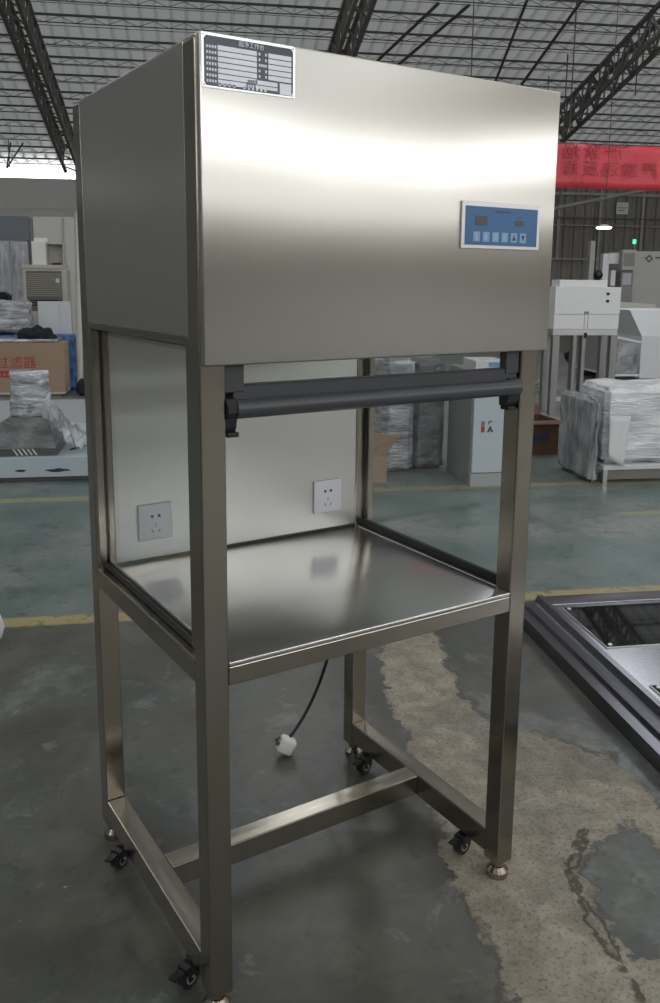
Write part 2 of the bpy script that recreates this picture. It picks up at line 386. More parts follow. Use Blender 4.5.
for i in range(5): cell(.70, .955, .205 + i * .105, .205 + i * .105 + .086)
cell(.165, .46, .205 + 6 * .105, .205 + 6 * .105 + .086)
cell(.56, .80, .745, .825); cell(.56, .80, .842, .905); cell(.825, .955, .74, .955)
m.build('blank_field', 'plate_field', np_)
m = MB()
def tick(a, c, w=.018, h=.05): m.box(nx(a), nx(a + w), -0.0191, -0.0187, nz_(c + h), nz_(c))
for i in range(7):
    for j in range(4): tick(.048 + j * .028, .222 + i * .105)
for i in range(5):
    for a in ((.595, .665) if i != 2 else (.595, .618, .642, .665)): tick(a, .222 + i * .105)
for j in range(3): tick(.475 + j * .026, .76); tick(.475 + j * .026, .85)
for j in range(4): tick(.17 + j * .05, .895, .026, .05)
for j in range(6): tick(.43 + j * .045, .905, .024, .042)
m.build('field_mark', 'ink_white', np_)
text('title_lettering', '超净工作台', 0.0098, 'ink_white', np_, (nx(.52), -0.0190, nz_(.122)), 0.0002)
for a, c in ((.022, .045), (.978, .045), (.022, .955), (.978, .955)):
    MB().cyl((nx(a), -0.0184, nz_(c)), (nx(a), -0.0196, nz_(c)), .0018, .0014, 12).build('rivet', 'chrome', np_)
# sockets
def socket(xc, zc):
    y = D - P_ + .001
    b = MB().box(xc - .046, xc + .046, y - .008, y - .001, zc - .0475, zc + .0475, .003, 3)
    s = autosmooth(b.build('wall_socket', 'plastic_white', bench)); s['label'] = 'white five-hole wall socket'
    MB().box(xc - .0445, xc + .0445, y - .0015, y + .0005, zc - .046, zc + .0475).build('socket_back', 'hole_grey', s)
    h = MB()
    for q in (-1, 1):
        h.box(xc + q * .0095 - .0035, xc + q * .0095 + .0035, y - .0087, y - .0075, zc + .0125, zc + .0195)
    h.build('round_hole', 'hole_black', s)
    h = MB().box(xc - .0012, xc + .0012, y - .0087, y - .0075, zc - .0125, zc - .003)
    for q in (-1, 1): h.box(-.0013, .0013, 0, .0012, -.0052, .0052, mat=Matrix.Translation((xc + q * .0092, y - .0087, zc - .0235)) @ Matrix.Rotation(q * math.radians(28), 4, 'Y'))
    h.build('earth_hole', 'hole_grey', s)
socket(0.1545, 0.869); socket(0.6795, 0.870)
# castors
def castor(x, y, a):
    # a: heading of the trailing wheel
    c = MB().cyl((x, y, 0.0605), (x, y, 0.055), .017, .017, 20)
    wx, wy = x + math.cos(a) * .017, y + math.sin(a) * .017
    M = Matrix.Translation((wx, wy, 0)) @ Matrix.Rotation(a, 4, 'Z')
    for q in (-1, 1):
        c.hexa([M @ Vector(p) for p in ((-.012, q * .0125 - .0015, .022), (.010, q * .0125 - .0015, .018), (.010, q * .0125 + .0015, .018), (-.012, q * .0125 + .0015, .022))],
               [M @ Vector(p) for p in ((-.034, q * .0125 - .0015, .054), (.018, q * .0125 - .0015, .050), (.018, q * .0125 + .0015, .050), (-.034, q * .0125 + .0015, .054))])
    c.box(-.034, .020, -.014, .014, .050, .0555, .002, mat=M)
    c.box(.020, .052, -.010, .010, .047, .0525, .002, mat=M)
    f = c.build('castor', 'plastic_black', bench); f['label'] = 'small black swivel castor'
    w = MB().cyl(M @ Vector((0, -.0105, .0285)), M @ Vector((0, .0105, .0285)), .0275, .0275, 28)
    autosmooth(w.build('wheel', 'rubber_black', f))
    for q in (-1, 1):
        r = bmesh.new(); n = 28; rings = []
        for i in range(n):
            t = 2 * PI * i / n; rings.append([r.verts.new(M @ Vector((math.cos(t) * R_, q * yy, .0285 + math.sin(t) * R_))) for R_, yy in ((.0135, .0111), (.0180, .0111))])
        for i in range(n): r.faces.new((rings[i][0], rings[i][1], rings[(i + 1) % n][1], rings[(i + 1) % n][0]))
        k = MB(); k.bm.free(); k.bm = r
        k.cyl(M @ Vector((0, q * .0105, .0285)), M @ Vector((0, q * .0155, .0285)), .0035, .0035, 10)
        k.build('hub_ring', 'plate_silver', f)
castor(0.012, 0.115, math.radians(205)); castor(0.010, 0.560, math.radians(215)); castor(0.800, 0.140, math.radians(195)); castor(0.790, 0.585, math.radians(200))
# supply lead with white plug, hanging from the underside at the back
pts = []
P0, P1, P2, P3 = [Vector(p) for p in ((0.772, 0.685, 0.722), (0.782, 0.740, 0.42), (0.765, 0.800, 0.17), (0.632, 0.792, 0.056))]
for i in range(25):
    t = i / 24; pts.append(P0 * (1 - t) ** 3 + P1 * 3 * t * (1 - t) ** 2 + P2 * 3 * t * t * (1 - t) + P3 * t ** 3)
cord = autosmooth(MB().tube(pts, .0052, 10).build('power_lead', 'rubber_black', bench)); cord['label'] = 'thin black supply lead'
Mp = Matrix.Translation((0.618, 0.790, 0.034)) @ Matrix.Rotation(math.radians(-20), 4, 'Z') @ Matrix.Rotation(math.radians(28), 4, 'Y') @ Matrix.Scale(1.22, 4)
pl = autosmooth(MB().box(-.022, .022, -.016, .016, -.022, .022, .009, 3, Mp).build('plug', 'plug_white', cord)); pl['label'] = 'white mains plug'
MB().box(-.031, -.021, -.009, -.006, -.007, .004, mat=Mp).box(-.031, -.021, .006, .009, -.007, .004, mat=Mp).box(-.030, -.021, -.0015, .0015, .006, .014, mat=Mp).build('plug_pin', 'chrome', pl)

# ================================================================== FLOOR
def seg_d(p, a, b):
    ax, ay = a; bx, by = b; dx, dy = bx - ax, by - ay
    t = max(0, min(1, ((p[0] - ax) * dx + (p[1] - ay) * dy) / (dx * dx + dy * dy + 1e-12)))
    return math.hypot(p[0] - ax - t * dx, p[1] - ay - t * dy)
def poly_sd(p, poly):
    d = 1e9; ins = False; n = len(poly)
    for i in range(n):
        a, b = poly[i], poly[(i + 1) % n]
        d = min(d, seg_d(p, a, b))
        if (a[1] > p[1]) != (b[1] > p[1]) and p[0] < (b[0] - a[0]) * (p[1] - a[1]) / (b[1] - a[1]) + a[0]: ins = not ins
    return -d if ins else d
# bare concrete where the green paint has worn away (world metres)
BARE = [(1.55, 1.62), (1.30, 1.24), (1.13, 0.90), (0.88, 0.44), (0.79, 0.24), (0.70, 0.06), (0.61, -0.16), (0.54, -0.28), (0.40, -0.75), (1.0, -1.1), (1.45, -0.55), (1.33, -0.10), (1.41, 0.03), (1.52, 0.26), (1.41, 0.45), (1.32, 0.61), (1.38, 0.82), (1.60, 1.26), (1.80, 1.62)]
ISLE = [(1.10, -0.03), (1.20, 0.0), (1.29, 0.01), (1.24, -0.13), (1.15, -0.25), (1.05, -0.38), (0.92, -0.40), (0.85, -0.36), (0.91, -0.23), (1.0, -0.11)]
CRACK = [(1.14, 0.03), (0.98, -0.06), (0.91, -0.15), (0.88, -0.25), (0.83, -0.33), (0.79, -0.42)]
def floor_mat():
    m, nt, b = nodes('floor_paint'); L = nt.links.new
    tc = N(nt, 'ShaderNodeTexCoord'); sep = N(nt, 'ShaderNodeSeparateXYZ'); L(tc.outputs['Object'], sep.inputs[0])
    def noise_(s, d=6.0, rough=0.55, dist=0.0):
        n = N(nt, 'ShaderNodeTexNoise', Scale=s, Detail=d, Roughness=rough, Distortion=dist); L(tc.outputs['Object'], n.inputs['Vector']); return n.outputs['Fac']
    def mth(op, a, b_=None, c=None):
        n = N(nt, 'ShaderNodeMath', operation=op)
        for i, x in enumerate((a, b_, c)):
            if x is None: continue
            if isinstance(x, (int, float)): n.inputs[i].default_value = x
            else: L(x, n.inputs[i])
        return n.outputs[0]
    def ss(x, lo, hi):
        n = N(nt, 'ShaderNodeMapRange', interpolation_type='SMOOTHSTEP'); n.inputs['From Min'].default_value = lo; n.inputs['From Max'].default_value = hi; L(x, n.inputs['Value']); return n.outputs['Result']
    def mix(f, a, b_):
        n = N(nt, 'ShaderNodeMix', data_type='RGBA')
        L(f, n.inputs[0])
        for i, x in ((6, a), (7, b_)):
            if isinstance(x, tuple): n.inputs[i].default_value = rgba(x)
            else: L(x, n.inputs[i])
        return n.outputs[2]
    n_big, n_mid, n_fin, n_grain = noise_(0.55, 5), noise_(2.6, 7, .62), noise_(14, 8, .65), noise_(90, 4)
    n_wear = noise_(1.3, 8, .68, .4)
    u, v = sep.outputs[0], sep.outputs[1]
    near = mix(ss(n_mid, 0.38, 0.62), (0.076, 0.074, 0.062), (0.126, 0.119, 0.098))
    near = mix(mth('MULTIPLY', ss(n_wear, 0.46, 0.56), 0.5), near, (0.074, 0.088, 0.084))
    far = mix(ss(n_mid, 0.36, 0.64), (0.098, 0.145, 0.132), (0.165, 0.20, 0.185))
    vv = mth('ADD', v, mth('MULTIPLY', mth('SUBTRACT', n_mid, 0.5), 0.15))
    col = mix(ss(vv, 3.70, 3.80), near, far)
    # worn bands of grey between and beyond the lines
    worn = mix(ss(n_fin, 0.38, 0.6), (0.17, 0.172, 0.158), (0.28, 0.28, 0.26))
    band = mth('MULTIPLY', ss(v, 4.35, 4.75), mth('SUBTRACT', 1.0, ss(v, 5.0, 5.5)))
    col = mix(mth('MULTIPLY', mth('MULTIPLY', band, ss(n_mid, 0.35, 0.62)), 0.55), col, worn)
    col = mix(mth('MULTIPLY', ss(n_wear, 0.54, 0.64), 0.55), col, worn)
    col = mix(mth('MULTIPLY', ss(v, 6.2, 7.4), 0.75), col, mix(n_mid, (0.16, 0.165, 0.155), (0.26, 0.26, 0.24)))
    # fine scuffs
    scr = N(nt, 'ShaderNodeTexNoise', Scale=3.0, Detail=8.0, Roughness=0.7); mp = N(nt, 'ShaderNodeMapping'); mp.inputs['Rotation'].default_value = (0, 0, 0.5); mp.inputs['Scale'].default_value = (1, 7, 1)
    L(tc.outputs['Object'], mp.inputs['Vector']); L(mp.outputs['Vector'], scr.inputs['Vector'])
    col = mix(mth('MULTIPLY', ss(scr.outputs['Fac'], 0.56, 0.66), 0.16), col, worn)
    col = mix(mth('MULTIPLY', ss(n_fin, 0.57, 0.66), 0.50), col, (0.050, 0.052, 0.046))
    n_spk, n_blot = noise_(34, 3, .6), noise_(5.5, 7, .66, .8)
    col = mix(mth('MULTIPLY', ss(n_blot, 0.55, 0.64), 0.45), col, (0.055, 0.055, 0.047))
    col = mix(mth('MULTIPLY', ss(n_blot, 0.40, 0.34), 0.40), col, worn)
    col = mix(mth('MULTIPLY', mth('MULTIPLY', ss(n_spk, 0.70, 0.74), ss(n_mid, 0.48, 0.56)), 0.8), col, (0.40, 0.40, 0.37))
    # yellow lines
    def line(v0, hw, strength, extra=None):
        d = mth('ABSOLUTE', mth('SUBTRACT', mth('ADD', v, mth('MULTIPLY', mth('SUBTRACT', n_fin, 0.5), 0.05)), v0))
        f = mth('SUBTRACT', 1.0, ss(d, hw - .012, hw + .012))
        f = mth('MULTIPLY', f, mth('SUBTRACT', 1.0, mth('MULTIPLY', ss(n_fin, 0.52, 0.66), 0.75)))
        if extra is not None: f = mth('MULTIPLY', f, extra)
        return mth('MULTIPLY', f, strength)
    yel = mix(n_fin, (0.34, 0.27, 0.09), (0.44, 0.36, 0.16))
    col = mix(line(3.73, 0.05, 0.95), col, yel)
    col = mix(line(5.90, 0.055, 0.60), col, yel)
    col = mix(line(5.06, 0.04, 0.55, ss(u, 2.65, 2.85)), col, yel)
    # bare concrete where the paint has come away, with broken edges
    at = N(nt, 'ShaderNodeAttribute', attribute_name='bare'); sd = at.outputs['Fac']
    pert = mth('ADD', mth('MULTIPLY', mth('SUBTRACT', n_mid, 0.5), 0.14), mth('MULTIPLY', mth('SUBTRACT', n_fin, 0.5), 0.17))
    s2 = mth('ADD', sd, pert)
    bare = mth('SUBTRACT', 1.0, ss(s2, -0.006, 0.006))
    conc = mix(ss(n_fin, 0.30, 0.70), (0.24, 0.208, 0.158), (0.40, 0.352, 0.272))
    conc = mix(mth('MULTIPLY', ss(n_mid, 0.44, 0.64), 0.35), conc, (0.17, 0.145, 0.11))
    conc = mix(mth('MULTIPLY', ss(n_wear, 0.53, 0.58), 0.35), conc, (0.115, 0.12, 0.11))
    conc = mix(mth('MULTIPLY', ss(n_blot, 0.54, 0.62), 0.40), conc, (0.14, 0.118, 0.088))
    conc = mix(mth('MULTIPLY', ss(n_grain, 0.52, 0.62), 0.45), conc, (0.08, 0.07, 0.055))
    col = mix(bare, col, conc)
    edge = mth('SUBTRACT', 1.0, ss(mth('ABSOLUTE', s2), 0.004, 0.016))
    col = mix(mth('MULTIPLY', edge, mth('MULTIPLY', ss(n_mid, 0.44, 0.58), 0.65)), col, (0.045, 0.036, 0.025))
    ac = N(nt, 'ShaderNodeAttribute', attribute_name='crack')
    cd = mth('ADD', ac.outputs['Fac'], mth('MULTIPLY', mth('SUBTRACT', n_fin, 0.5), 0.07))
    cr = mth('SUBTRACT', 1.0, ss(mth('ABSOLUTE', mth('SUBTRACT', cd, 0.012)), 0.001, 0.008))
    col = mix(mth('MULTIPLY', cr, 0.85), col, (0.05, 0.038, 0.025))
    L(col, b.inputs['Base Color'])
    rg = mth('ADD', mth('MULTIPLY', n_mid, 0.30), mth('ADD', 0.20, mth('MULTIPLY', bare, 0.28)))
    L(rg, b.inputs['Roughness']); b.inputs['Specular IOR Level'].default_value = 0.5
    bp = N(nt, 'ShaderNodeBump', Strength=0.35, Distance=0.006)
    hgt = mth('SUBTRACT', mth('ADD', mth('MULTIPLY', n_fin, 0.6), mth('MULTIPLY', n_grain, mth('MULTIPLY', bare, 0.35))), mth('ADD', mth('MULTIPLY', bare, 0.5), mth('MULTIPLY', cr, 0.8)))
    L(hgt, bp.inputs['Height']); L(bp.outputs['Normal'], b.inputs['Normal'])
floor_mat()
UMIN, UMAX, VMIN, VMAX = -14.0, 22.0, -12.0, 26.0
def frange(a, b, n): return [a + (b - a) * i / n for i in range(n + 1)]
us = [UMIN] + frange(-0.6, 2.4, 75) + [UMAX]; vs = [VMIN] + frange(-0.8, 3.8, 115) + [VMAX + 0.3]
bm = bmesh.new(); gv = [[bm.verts.new((u, v, 0)) for v in vs] for u in us]
for i in range(len(us) - 1):
    for j in range(len(vs) - 1): bm.faces.new((gv[i][j], gv[i + 1][j], gv[i + 1][j + 1], gv[i][j + 1]))
mb = MB(); mb.bm.free(); mb.bm = bm
fl = mb.build('floor', 'floor_paint', None, recalc=False); hstruct(fl)
a1 = fl.data.attributes.new('bare', 'FLOAT', 'POINT'); a2 = fl.data.attributes.new('crack', 'FLOAT', 'POINT')
for i, vt in enumerate(fl.data.vertices):
    w = hall(vt.co.x, vt.co.y); p = (w.x, w.y)
    s = max(poly_sd(p, BARE), -poly_sd(p, ISLE)); a1.data[i].value = max(-0.5, min(0.5, s))
    a2.data[i].value = min(0.5, min(seg_d(p, CRACK[k], CRACK[k + 1]) for k in range(len(CRACK) - 1)))

# ================================================================== HALL SHELL
RID, SL = 11.2, 0.25
def roofz(v): return RID - SL * v if v >= 0 else RID + SL * v
SKY = [(-9.0, -8.2), (1.5, 2.1), (8.2, 9.0), (13.5, 14.4), (19.5, 20.4)]   # roof-light strips (u range)
SV0, SV1 = 2.0, 16.3
def in_sky(u): return any(a - 1e-6 <= u <= b + 1e-6 for a, b in SKY)
# ribbed roof sheet
bm = bmesh.new()
prof = []
u = UMIN
step = 0.30
lines = []
while u < UMAX:
    lines += [(u, 0.0), (u + .20, 0.0), (u + .225, -0.06), (u + .275, -0.06)]; u += step
lines = [l for l in lines if l[0] <= UMAX] + [(UMAX, 0.0)]
rows = [0.0, SV0, SV1, VMAX + 0.9]
G = [[bm.verts.new((u, v, roofz(v) + h)) for v in rows] for u, h in lines]
for i in range(len(lines) - 1):
    mid = (lines[i][0] + lines[i + 1][0]) / 2
    for j in range(3):
        if j == 1 and in_sky(mid): continue
        bm.faces.new((G[i][j], G[i][j + 1], G[i + 1][j + 1], G[i + 1][j]))
mb = MB(); mb.bm.free(); mb.bm = bm
# the other slope, behind the viewer
cuts = sorted([UMIN, UMAX] + [x for a, b in SKY for x in (a, b)])
for a, b in zip(cuts, cuts[1:]):
    for v0, v1 in ((0, -2.0), (-2.0, -10.0), (-10.0, VMIN)):
        if v0 == -2.0 and in_sky((a + b) / 2): continue
        q = [bm.verts.new((x, v, roofz(v))) for x, v in ((a, v0), (b, v0), (b, v1), (a, v1))]; bm.faces.new(q)
hstruct(mb.build('ceiling', 'roof_sheet', None, recalc=False))
# purlins (each a light lattice: two chords and a zigzag)
pv = [16.30, 17.02, 17.76, 18.50, 19.34, 20.11, 20.88, 21.70, 22.50, 23.30, 24.10, 24.90, 25.7]
for k, v in enumerate(pv):
    m = MB(); z = roofz(v) - 0.065
    m.box(UMIN, 21.9, v - .020, v + .020, z - .040, z); m.box(UMIN, 21.9, v - .009, v + .009, z - .17, z - .152)
    u = -9.0
    while u < 22:
        m.bar((u, v, z - .05), (u + .3, v, z - .16), .010); m.bar((u + .3, v, z - .16), (u + .6, v, z - .05), .010); u += .6
    o = m.build('purlin', 'purlin_dark', None); hstruct(o)
# wire grid that holds the sheet up, between the purlins
m = MB()
for k in range(len(pv) - 1):
    v = (pv[k] + pv[k + 1]) / 2; m.box(UMIN, 21.9, v - .005, v + .005, roofz(v) - .072, roofz(v) - .062)
hstruct(m.build('ceiling_wires', 'purlin_dark', None))
# roof trusses running down the slope
def truss(u0):
    m = MB(); w, dp = 0.17, 0.58
    def pt(v, s, low): return (u0 + s * w, v, roofz(v) - 0.16 - (dp if low else 0))
    v0, v1 = 2.0, VMAX - 1.2
    for s in (-1, 1):
        m.bar(pt(v0, s, 0), pt(v1, s, 0), .075); m.bar(pt(v0, s, 1), pt(v1, s, 1), .075)
        v = v0; k = 0
        while v < v1 - .4:
            m.bar(pt(v, s, k % 2), pt(v + .42, s, (k + 1) % 2), .042)
            m.bar(pt(v, s, 0), pt(v, s, 1), .03)
            v += .42; k += 1
    v = v0
    while v < v1:
        m.bar(pt(v, -1, 1), pt(v + .4, 1, 1), .03); m.bar(pt(v, -1, 0), pt(v + .4, 1, 0), .03); v += .8
    hstruct(m.build('roof_truss', 'truss_dark', None))
for u0 in (-9.1, -3.05, 3.2, 9.35, 15.5): truss(u0)
# slack bracing rods and hanging wires under the roof
for a, b in (((4.75, 16.9), (3.3, 21.5)), ((5.35, 16.9), (3.75, 21.5)), ((6.2, 15.5), (7.4, 22.5)), ((7.4, 15.5), (7.7, 22.5))):
    hstruct(MB().bar((a[0], a[1], roofz(a[1]) - .34), (b[0], b[1], roofz(b[1]) - .34), .045).build('brace_rod', 'purlin_dark', None))
for u, v, z in ((8.30, 19.0, 3.2), (7.55, 17.0, 4.4), (-4.6, 24.5, 4.3), (9.95, 19.0, 5.6)):
    hstruct(MB().cyl((u, v, z), (u, v, roofz(v) - .05), .014, .014, 8).build('hanger_rod', 'purlin_dark', None))
for (u0, z0), (u1, z1) in (((-4.75, 4.32), (-4.55, 5.3)), ((-4.75, 4.32), (-4.15, 5.2))):
    hstruct(MB().bar((u0, 24.9, z0), (u1, 24.9, z1), .035).build('brace_rod', 'purlin_dark', None))
# walls
EZ = roofz(VMAX)
USPL = 3.4
m = MB().box(UMIN, USPL, VMAX, VMAX + .2, 0, 4.20).box(UMIN, USPL, VMAX - .03, VMAX, 3.36, 3.44).box(-3.30, -3.22, VMAX - .04, VMAX, 0, 4.2)
hstruct(m.build('wall_back', 'concrete_wall', None))
# corrugated cladding part
bm = bmesh.new(); u = USPL; P = []
while u < UMAX:
    P += [(u, 0), (u + .16, 0), (u + .20, .05), (u + .30, .05)]; u += .34
P = [p for p in P if p[0] < UMAX] + [(UMAX, 0)]
A = [bm.verts.new((p[0], VMAX + p[1], 0)) for p in P]; B = [bm.verts.new((p[0], VMAX + p[1], EZ + .1)) for p in P]
for i in range(len(P) - 1): bm.faces.new((A[i], A[i + 1], B[i + 1], B[i]))
mb = MB(); mb.bm.free(); mb.bm = bm; hstruct(mb.build('wall_back_cladding', 'cladding', None, recalc=False))
for z, w in ((4.15, .09), (3.43, .05), (3.20, .03), (2.17, .05)):
    hstruct(MB().box(USPL, 21.9, VMAX - .10, VMAX - .005, z - w / 2, z + w / 2).build('wall_girt', 'girt_pale' if z != 3.43 else 'truss_dark', None))
for u in (8.2, 9.75, 11.32, 12.68, 14.1, 15.6, 17.1):
    hstruct(MB().box(u - .04, u + .04, VMAX - .09, VMAX - .006, 2.2 if u != 12.68 else 0.0, EZ - .1).build('wall_post', 'girt_pale', None))
hstruct(MB().box(UMIN - .2, UMIN, VMIN, VMAX, 0, 12).build('wall_left', 'wall_plain', None))
# walls behind and beside the viewer: two bands of window openings
WIN = [(5.6, 7.2), (3.2, 3.7)]
def windowed(name, along, fixed, lo, hi, bays, top):
    m = MB(); zc = [0, WIN[1][0], WIN[1][1], WIN[0][0], WIN[0][1], top]
    def bx(a, b, z0, z1):
        if along == 'u': m.box(a, b, fixed - .2, fixed, z0, z1)
        else: m.box(fixed, fixed + .2, a, b, z0, z1)
    for k in range(5):
        if k % 2 == 0: bx(lo, hi, zc[k], zc[k + 1])
        else:
            x = lo
            for a, b in bays + [(hi, hi)]:
                if a > x: bx(x, a, zc[k], zc[k + 1])
                x = b
    return hstruct(m.build(name, 'wall_cream', None))
WU = [(u, u + 5.4) for u in (-7.0, -1.0, 5.0, 11.0, 16.5)]
WV = [(v, v + 4.6) for v in (-11.9, -6.9, -1.9)]
windowed('wall_front', 'u', VMIN, UMIN, UMAX, WU, roofz(VMIN) + .05)
windowed('wall_right', 'v', UMAX, VMIN, VMAX, WV, 11.3)
# ================================================================== DAYLIGHT
wd = bpy.data.worlds.new('overcast'); sc.world = wd; wd.use_nodes = True
bg = wd.node_tree.nodes['Background']; bg.inputs['Color'].default_value = (0.93, 0.97, 1.0, 1); bg.inputs['Strength'].default_value = 6.0
def portal(name, cu, cv, cz, sx, sy, rot):
    l = bpy.data.lights.new(name, 'AREA'); l.shape = 'RECTANGLE'; l.size = sx; l.size_y = sy; l.cycles.is_portal = True
    o = bpy.data.objects.new(name, l); COL.objects.link(o); o.location = hall(cu, cv, cz)
    o.rotation_euler = (Matrix.Rotation(TH, 3, 'Z') @ rot).to_euler(); return o
sa = math.atan(SL)
for a, b in SKY:
    vm = (SV0 + SV1) / 2
    portal('roof_light', (a + b) / 2, vm, roofz(vm) + .06, b - a, (SV1 - SV0) / math.cos(sa), Matrix.Rotation(-sa, 3, 'X'))
    portal('roof_light', (a + b) / 2, -6.0, roofz(-6.0) + .02, b - a, 8.0 / math.cos(sa), Matrix.Rotation(sa, 3, 'X'))
for a, b in WU:
    for z0_, z1_ in WIN: portal('window_light', (a + b) / 2, VMIN - .1, (z0_ + z1_) / 2, b - a, z1_ - z0_, Matrix.Rotation(PI / 2, 3, 'X'))
for a, b in WV:
    for z0_, z1_ in WIN: portal('window_light', UMAX + .1, (a + b) / 2, (z0_ + z1_) / 2, z1_ - z0_, b - a, Matrix.Rotation(PI / 2, 3, 'Y'))
portal('gap_light', (UMIN + USPL) / 2, VMAX + .1, (4.2 + EZ) / 2, USPL - UMIN, EZ - 4.2, Matrix.Rotation(-PI / 2, 3, 'X'))
# ================================================================== THINGS IN THE HALL
# --- steel frame with black glass lying on the floor at the right
t = hthing('lighting_frame', 'dark steel frame with black glass panels lying on the floor at right', 'steel frame', 1.40, 0.9)
LU, LV = 1.25, 2.57
m = MB().prism([(0, 0.0), (0, 0.058), (0.05, 0.060), (0.052, 0.074), (0.10, 0.078), (0.112, 0.104), (0.135, 0.104), (0.135, 0.0)], 'y', 0.0, LV)
m.build('side_profile', 'steel_dark', t)
m = MB().prism([(LU - p[0], p[1]) for p in [(0, 0.0), (0, 0.058), (0.05, 0.060), (0.052, 0.074), (0.10, 0.078), (0.112, 0.104), (0.135, 0.104), (0.135, 0.0)]], 'y', 0.0, LV)
m.build('side_profile', 'steel_dark', t)
MB().box(.1353, LU - .1353, LV - .10, LV, 0, .099, .003).build('end_profile', 'steel_dark', t)
MB().box(.1353, LU - .1353, 0, .10, 0, .099, .003).build('end_profile', 'steel_dark', t)
MB().box(.1355, LU - .1355, .1005, LV - .1005, .07, .094, .001).build('cover_plate', 'steel_cover', t)
for v0, v1 in ((1.15, 1.70), (2.015, 2.43), (0.30, 0.85)):
    w = MB().box(.165, .66, v0, v1, .0945, .0985, .001).build('window_rim', 'steel_plain', t)
    MB().box(.170, .655, v0 + .005, v1 - .005, .0986, .0996).build('glass_panel', 'black_glass', w)
    for a in (.19, .635):
        for b in (v0 + .022, v1 - .022): autosmooth(MB().cyl((a, b, .0997), (a, b, .1035), .009, .006, 14).build('screw', 'plate_silver', w))

# --- wrapped bundle on a low steel frame
t = hthing('low_table', 'low steel frame table under the film-wrapped bundle on the right', 'table', 3.02, 5.86)
MB().box(0.0, 1.5, 0.0, .62, .105, .140, .003).build('table_top', 'white_sheet', t)
MB().box(0.035, 1.46, 0.012, 0.03, .03, .105).build('front_apron', 'apron_brown', t)
for a in (0.0, 1.465):
    for b in (0.0, .585): MB().box(a, a + .035, b, b + .035, 0, .104, .002).build('leg', 'steel_plain', t)
o = MB().grid_box(0, 1.44, .03, .60, 0, .575, .04).lump(.022, 4.0, 1)
for v_ in o.bm.verts: v_.co.x += .10 * v_.co.y; v_.co.z = max(0, v_.co.z)
o = o.build('wrapped_bundle', 'film_white', None, smooth=True); place(o, 3.02, 5.86, .142)
tag(o, 'wide bundle wrapped in white stretch film on the low steel table at right', 'bundle')
b = MB().grid_box(-.085, -.020, .02, .62, .0, .64, .04).lump(.018, 7.0, 5)
for v_ in b.bm.verts: v_.co.x = min(v_.co.x, -.008); v_.co.z = max(0, v_.co.z)
b = b.build('hanging_film', 'film_side', None, smooth=True); place(b, 3.01, 5.86, .0)
tag(b, 'grey sheet of stretch film hanging down the left end of the low steel table', 'plastic film')
s = MB(); n = 8
gr = [[s.bm.verts.new((.02 + (.17 - .05 * j / n) * i / n, .002 - .004 * math.sin(i * .9 + j * .6) - .004 * j, .37 - (.31 + .07 * i / n) * j / n)) for j in range(n + 1)] for i in range(n + 1)]
for i in range(n):
    for j in range(n): s.bm.faces.new((gr[i][j], gr[i + 1][j], gr[i + 1][j + 1], gr[i][j + 1]))
q = s.build('foam_sheet', 'white_sheet', o, smooth=True)
md = q.modifiers.new('thick', 'SOLIDIFY'); md.thickness = .004

# --- clean bench with white front behind it
t = hthing('white_clean_bench', 'white front clean bench on tall steel legs at right background', 'workbench', 3.985, 9.10)
w = .775; d = .30
MB().box(.06, .62, .04, .26, 1.43, 1.505, .004).build('top_box', 'white_bench', t)
MB().box(0, w, 0, d, 1.13, 1.429, .004).build('upper_body', 'white_bench', t)
MB().box(-.005, w - .01, -.006, d, .965, 1.126, .004).build('lower_body', 'white_bench', t)
MB().box(-.012, w - .02, -.012, d, .895, .963, .003).build('apron', 'steel_plain', t)
for k, z in enumerate((1.355, 1.275)): MB().box(.60, .635, -.008, 0, z - .015, z + .015, .003).build('switch', 'plastic_black', t)
MB().box(.352, .356, -.010, -.002, .90, 1.15).box(.392, .396, -.010, -.002, .90, 1.15).box(.350, .398, -.014, -.002, 1.135, 1.16).build('hanging_strap', 'grey_mid', t)
MB().box(.355, .390, -.022, -.0125, .865, .925, .003).build('strap_clip', 'plastic_black', t)
for a in (0.0, w - .085):
    for b in (0.0, d - .06): MB().box(a, a + .08, b, b + .07, 0, .894, .003).build('leg', 'leg_steel', t)
MB().box(.07, w - .085, d - .05, d - .01, .12, .17).build('cross_rail', 'steel_plain', t)
t = hthing('steel_stand', 'narrow steel stand behind the white front clean bench', 'stand', 4.92, 10.6)
for a in (0.0, .125):
    for b in (0, .06): MB().box(a, a + .05, b, b + .05, 0, .86, .003).build('leg', 'leg_steel', t)
MB().box(-.02, .20, -.02, .13, .8605, .90, .003).build('stand_top', 'steel_plain', t)

# --- sheet-metal bins at right background
t = hthing('white_hopper', 'large white sheet metal hopper with flared rim at right edge', 'hopper', 6.66, 12.0)
def shell(name, b, tp, th, mat, par):
    # open-topped box between a lower and an upper rectangle, walls th thick
    (bx0, bx1, by0, by1, bz), (tx0, tx1, ty0, ty1, tz) = b, tp
    m = MB(); bm = m.bm
    def ring(x0, x1, y0, y1, z): return [bm.verts.new(p) for p in ((x0, y0, z), (x1, y0, z), (x1, y1, z), (x0, y1, z))]
    A, B = ring(bx0, bx1, by0, by1, bz), ring(tx0, tx1, ty0, ty1, tz)
    C_, D_ = ring(tx0 + th, tx1 - th, ty0 + th, ty1 - th, tz), ring(bx0 + th, bx1 - th, by0 + th, by1 - th, bz + th)
    bm.faces.new(A[::-1]); bm.faces.new(D_)
    for X, Y in ((A, B), (B, C_), (C_, D_)):
        for i in range(4): bm.faces.new((X[i], X[(i + 1) % 4], Y[(i + 1) % 4], Y[i]))
    return m.build(name, mat, par)
shell('bin_body', (0, 1.2, 0, .9, .055), (-.01, 1.21, -.01, .91, .70), .02, 'white_sheet', t)
